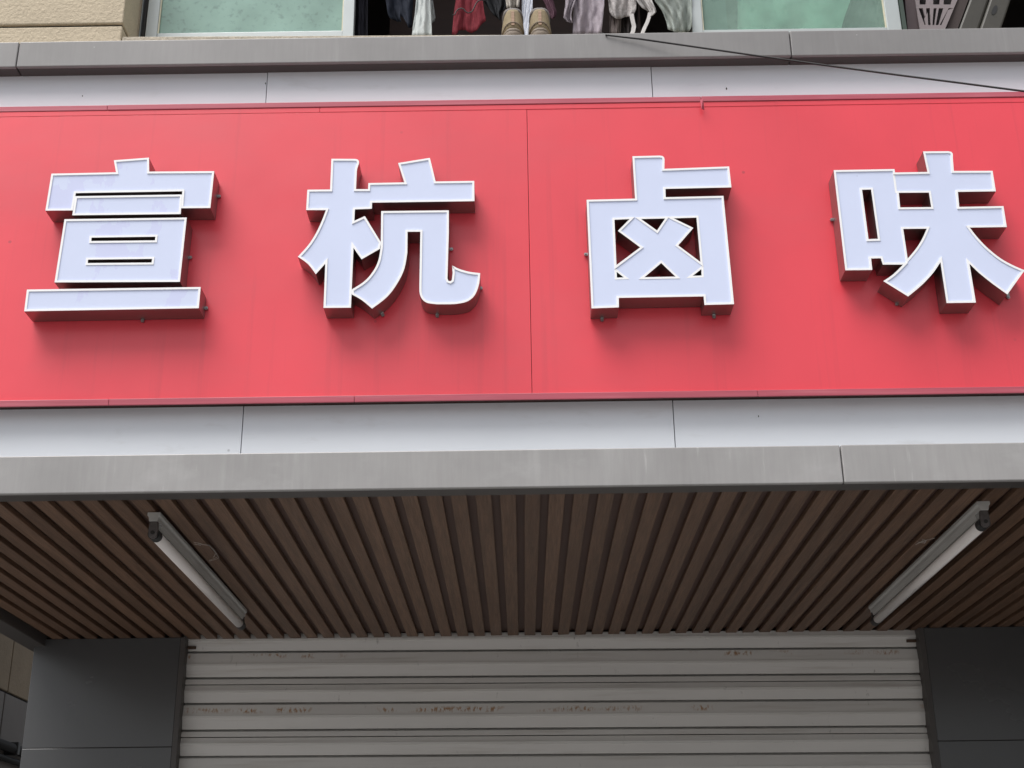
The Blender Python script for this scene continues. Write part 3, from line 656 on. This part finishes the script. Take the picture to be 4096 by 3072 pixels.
bra = cloth('bra', 'white bra with straps dangling to the sill', 'bra', [(2540, -420), (2545, 0), (2560, 22), (2580, 45), (2590, 62)], [(2612, -420), (2606, 0), (2622, 35), (2625, 52), (2606, 66)], [(0, 30), (.4, 52), (.7, 66), (1, 62)], cloth_mat('bra_cloth', (0.60, 0.58, 0.57), 0.08), folds=1, amp=0.014, Y=YH-0.02, seed=15)
def ribbon(pl, w, m, par, name='strap', Y=YH-0.02):
    vs = []
    for (x_, y_) in pl: vs += [PY(x_-w/2, y_, Y), PY(x_+w/2, y_, Y-0.004)]
    obj(name, MB().add(vs, [(2*i, 2*i+1, 2*i+3, 2*i+2) for i in range(len(pl)-1)]), m, par, thick=0.002)
ribbon([(2600, 50), (2596, 70), (2588, 92), (2578, 112), (2568, 138)], 15, bra.data.materials[0], bra)
ribbon([(2526, 55), (2530, 80), (2536, 105), (2532, 125), (2526, 140)], 17, bra.data.materials[0], bra, Y=YH-0.015)
cloth('pillow_cover', 'grey-green crumpled cover hanging against the right sash', 'cover', [(2600, -420), (2617, 0), (2650, 45), (2664, 80), (2672, 118)], [(2768, -420), (2768, 0), (2768, 110)], [(0, 118), (.3, 128), (.7, 132), (.85, 128), (1, 105)], cloth_mat('sage_cloth', (0.36, 0.40, 0.37), 0.2), folds=1.2, amp=0.016, wr=0.006, nu=50, Y=YB+0.14, seed=16)
# behind the right pane
cloth('pale_curtain', 'pale curtain behind the right green pane', 'curtain', V(2950), V(3560), [(0, 175)], cloth_mat('pale_curtain_cloth', (0.85, 0.90, 0.86), 0.05), folds=2, amp=0.02, Y=YB+0.235, seed=17)
tag(obj('grey_board', card(xc(2790, 60, YB+0.2), xc(2905, 60, YB+0.2), YB+0.195, zS-0.2, zS+0.9), cloth_mat('slate', (0.13, 0.15, 0.17))), 'slate grey board standing behind the left part of the right pane', 'board')
cloth('dark_jacket', 'dark green-black jacket behind the right end of the right pane', 'jacket', [(3420, -420), (3405, 0), (3385, 50), (3368, 105)], V(3575), [(0, 175)], cloth_mat('dark_jacket_cloth', (0.02, 0.025, 0.022)), folds=2.5, amp=0.01, Y=YB+0.20, seed=18)

# ------------------------------------------------------------------ shoes on the sill
m_suede = mat('tan_suede', (0.34, 0.27, 0.165), 0.85, var=0.18, vscale=(40, 40, 40), fine=0.15, fscale=(250, 250, 250))
m_sole = mat('taupe_sole', (0.23, 0.185, 0.145), 0.7, var=0.2, vscale=(30, 30, 120))
m_lin = mat('grey_lining', (0.22, 0.20, 0.19), 0.9, var=0.2)
m_tab = mat('peach_tab', (0.52, 0.36, 0.26), 0.8, var=0.25, vscale=(10, 10, 300))
def shoe(label, pxc, pw):
    yh = YB+0.012
    c = PY(pxc, 120, yh); w = (PY(pxc+pw/2, 130, yh).x-PY(pxc-pw/2, 130, yh).x)/2
    t = thing('shoe', label, 'shoe', (c.x, yh, zS), 'pair of tan shoes on the window sill')
    H = 0.128
    def ring(z, wx, y0, y1, n=22):
        out = []
        for k in range(n):
            a = 2*math.pi*k/n; cx_, sy = math.cos(a), math.sin(a)
            r = 0.75 if sy < 0 else 0.9
            out.append(Vector((c.x+wx*math.copysign(abs(cx_)**r, cx_), (y0+y1)/2+(y1-y0)/2*math.copysign(abs(sy)**r, sy), zS+z)))
        return out
    L_s = 0.27
    obj('sole', MB().loft([ring(0.0, w*0.95, yh+0.004, yh+L_s), ring(0.008, w, yh, yh+L_s+.004), ring(0.020, w*0.99, yh-0.002, yh+L_s+.004), ring(0.0235, w*0.96, yh+0.001, yh+L_s), ring(0.025, w*0.98, yh-0.001, yh+L_s), ring(0.034, w*0.94, yh+0.001, yh+L_s-0.004)]), m_sole, t, smooth=True)
    obj('upper', MB().loft([ring(0.034, w*0.95, yh+0.003, yh+L_s-.01), ring(0.05, w*0.95, yh+0.004, yh+L_s-.02), ring(0.07, w*0.92, yh+0.007, yh+0.21), ring(0.09, w*0.82, yh+0.010, yh+0.16), ring(0.105, w*0.73, yh+0.010, yh+0.14), ring(0.112, w*0.68, yh+0.011, yh+0.13)]), m_suede, t, smooth=True)
    obj('collar', MB().loft([ring(0.106, w*0.76, yh+0.014, yh+0.13), ring(0.114, w*0.84, yh+0.013, yh+0.135), ring(0.123, w*0.80, yh+0.018, yh+0.13), ring(0.128, w*0.68, yh+0.03, yh+0.12)]), m_lin, t, smooth=True)
    tb = MB()
    for j in range(9):
        z0 = 0.046+j*0.0065; k_ = j/9
        yy = yh+0.001+0.008*k_
        tb.box(c.x-0.005, c.x+0.005, yy, yy+0.006, zS+z0, zS+z0+0.0048)
    obj('heel_tab', tb, m_tab, t)
    pip = []
    for k in range(13):
        u = -1+2*k/12
        pip.append(Vector((c.x+w*0.90*u, yh+0.002+0.05*abs(u)**3, zS+0.040+0.016*(1-u*u))))
    obj('piping', MB().tube(pip, 0.0022, 6), m_sole, t, smooth=True)
    return t
shoe('tan shoe on the sill, heel outward, the left one of the pair', 2052, 104)
shoe('tan shoe on the sill, heel outward, the right one of the pair', 2161, 104)

# ------------------------------------------------------------------ things in the window corner on the right
YK = YF+0.02
m_mplast = mat('mauve_plastic', (0.23, 0.195, 0.20), 0.5, var=0.12)
m_mboard = mat('mauve_board', (0.085, 0.058, 0.062), 0.6, var=0.15)
def quad_prism(px4, Y, t):
    f = [PY(x_, y_, Y) for x_, y_ in px4]; b = [p+Vector((0, t, 0)) for p in f]
    return MB().add(f+b, [(0, 1, 2, 3), (7, 6, 5, 4), (0, 4, 5, 1), (1, 5, 6, 2), (2, 6, 7, 3), (3, 7, 4, 0)])
tag(obj('board', quad_prism([(3592, -300), (3618, -300), (3681, 150), (3634, 150)], YK+0.03, 0.02), m_mboard), 'dull mauve board leaning behind the right window jamb', 'board')
bk = thing('basket', 'mauve plastic basket with slotted side by the right window jamb', 'basket', (PY(3740, 110, YK).x, YK, zS))
P0, P1, P2, P3 = (3640, -120), (3880, -120), (3778, 122), (3680, 122)       # slotted face
def bil(u, v): 
    a = (P0[0]+(P1[0]-P0[0])*u, P0[1]+(P1[1]-P0[1])*u); b = (P3[0]+(P2[0]-P3[0])*u, P3[1]+(P2[1]-P3[1])*u)
    return PY(a[0]+(b[0]-a[0])*v, a[1]+(b[1]-a[1])*v, YK+0.035-0.02*v)
def bar(u0, v0, u1, v1):
    q = [bil(u0, v0), bil(u1, v0), bil(u1, v1), bil(u0, v1)]; b = [p+Vector((0, 0.006, 0)) for p in q]
    return MB().add(q+b, [(0, 1, 2, 3), (7, 6, 5, 4), (0, 4, 5, 1), (1, 5, 6, 2), (2, 6, 7, 3), (3, 7, 4, 0)])
def poly_slat(pts_uv):
    q = [bil(u, v) for u, v in pts_uv]; n = len(q); b = [p+Vector((0, 0.006, 0)) for p in q]
    return MB().add(q+b, [tuple(range(n)), tuple(reversed(range(n, 2*n)))]+[(i, (i+1) % n, n+(i+1) % n, n+i) for i in range(n)])
for v0, v1 in ((0.0, 0.1), (0.34, 0.42), (0.57, 0.63), (0.91, 1.0)):
    obj('rim', bar(0, v0, 1, v1), m_mplast, bk)
for pts_ in ([(0, .42), (.12, .42), (.10, .57), (0, .57)], [(.28, .42), (.42, .42), (.44, .57), (.25, .57)], [(.58, .42), (.66, .42), (.70, .57), (.60, .57)], [(.86, .42), (1, .42), (1, .57), (.88, .57)],
             [(0, .63), (.06, .63), (.20, .91), (0, .91)], [(.17, .63), (.26, .63), (.27, .76), (.22, .76)], [(.20, .80), (.30, .70), (.33, .91), (.24, .91)], [(.36, .63), (.46, .63), (.48, .91), (.42, .91)],
             [(.54, .63), (.60, .63), (.60, .91), (.555, .91)], [(.72, .63), (.86, .63), (.80, .80), (.74, .91), (.70, .91)], [(.86, .66), (1, .63), (1, .91), (.80, .91)],
             [(0, .1), (.2, .1), (.1, .34), (0, .34)], [(.4, .1), (.55, .1), (.5, .34), (.42, .34)], [(.8, .1), (1, .1), (1, .34), (.75, .34)]):
    obj('rib', poly_slat(pts_), m_mplast, bk)
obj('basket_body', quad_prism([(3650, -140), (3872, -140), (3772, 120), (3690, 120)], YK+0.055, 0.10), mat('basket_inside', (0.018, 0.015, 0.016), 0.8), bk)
tag(obj('carton', quad_prism([(3876, -140), (3925, -140), (3826, 128), (3781, 128)], YK+0.03, 0.16), mat('brown_carton', (0.055, 0.04, 0.038), 0.8, var=0.2)), 'dark brown box wedged between basket and beige appliance', 'box')
ap = thing('appliance', 'dirty beige appliance casing with an oval hole, right end of window', 'appliance', (PY(3930, 110, YK).x, YK, zS))
m_beige = mat('shaded_beige_plastic', (0.062, 0.058, 0.048), 0.5, var=0.2, vscale=(12, 12, 12))  # beige darkened, the shade inside the window is in the colour
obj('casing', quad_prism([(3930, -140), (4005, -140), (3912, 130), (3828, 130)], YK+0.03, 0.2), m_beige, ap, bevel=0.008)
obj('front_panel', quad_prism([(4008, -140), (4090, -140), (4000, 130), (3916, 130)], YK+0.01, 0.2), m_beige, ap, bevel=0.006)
ctr = (3978, 40); ell = []
for k in range(18):
    a_ = 2*math.pi*k/18; ex, ey = 10*math.cos(a_), 19*math.sin(a_)
    ell.append(PY(ctr[0]+ex-ey*0.35, ctr[1]+ey, YK+0.0085))
obj('oval_hole', MB().loft([ell, [p+Vector((0, 0.001, 0)) for p in ell]]), m_black, ap)

# ------------------------------------------------------------------ cobwebs on the slats
m_web = mat('cobweb_threads', (0.62, 0.58, 0.54), 0.9)
def web(label, paths):
    mb = MB()
    rnd = random.Random(len(paths))
    for p in paths:
        for k_ in range(2):
            pts = [PZ(x_+rnd.uniform(-4, 4), y_+rnd.uniform(-3, 3), ZC-0.003-rnd.uniform(0, 0.004)) for x_, y_ in p]
            mb.tube(pts, 0.00045, 5)
    return tag(obj('cobweb', mb, m_web), label, 'cobweb', 'cobwebs on the ceiling slats')
web('wispy cobweb on the slats just right of the left tube lamp', [[(775, 2170), (790, 2174), (812, 2178), (838, 2183), (852, 2198), (862, 2213), (872, 2231)], [(778, 2176), (805, 2180)], [(862, 2214), (855, 2228)], [(872, 2231), (850, 2238), (838, 2242)]])
web('small cobweb tangle on the slats left of the right tube lamp', [[(3663, 2178), (3690, 2165), (3712, 2158), (3742, 2150)], [(3670, 2170), (3700, 2172), (3690, 2160)], [(3686, 2156), (3704, 2164), (3695, 2172)]])
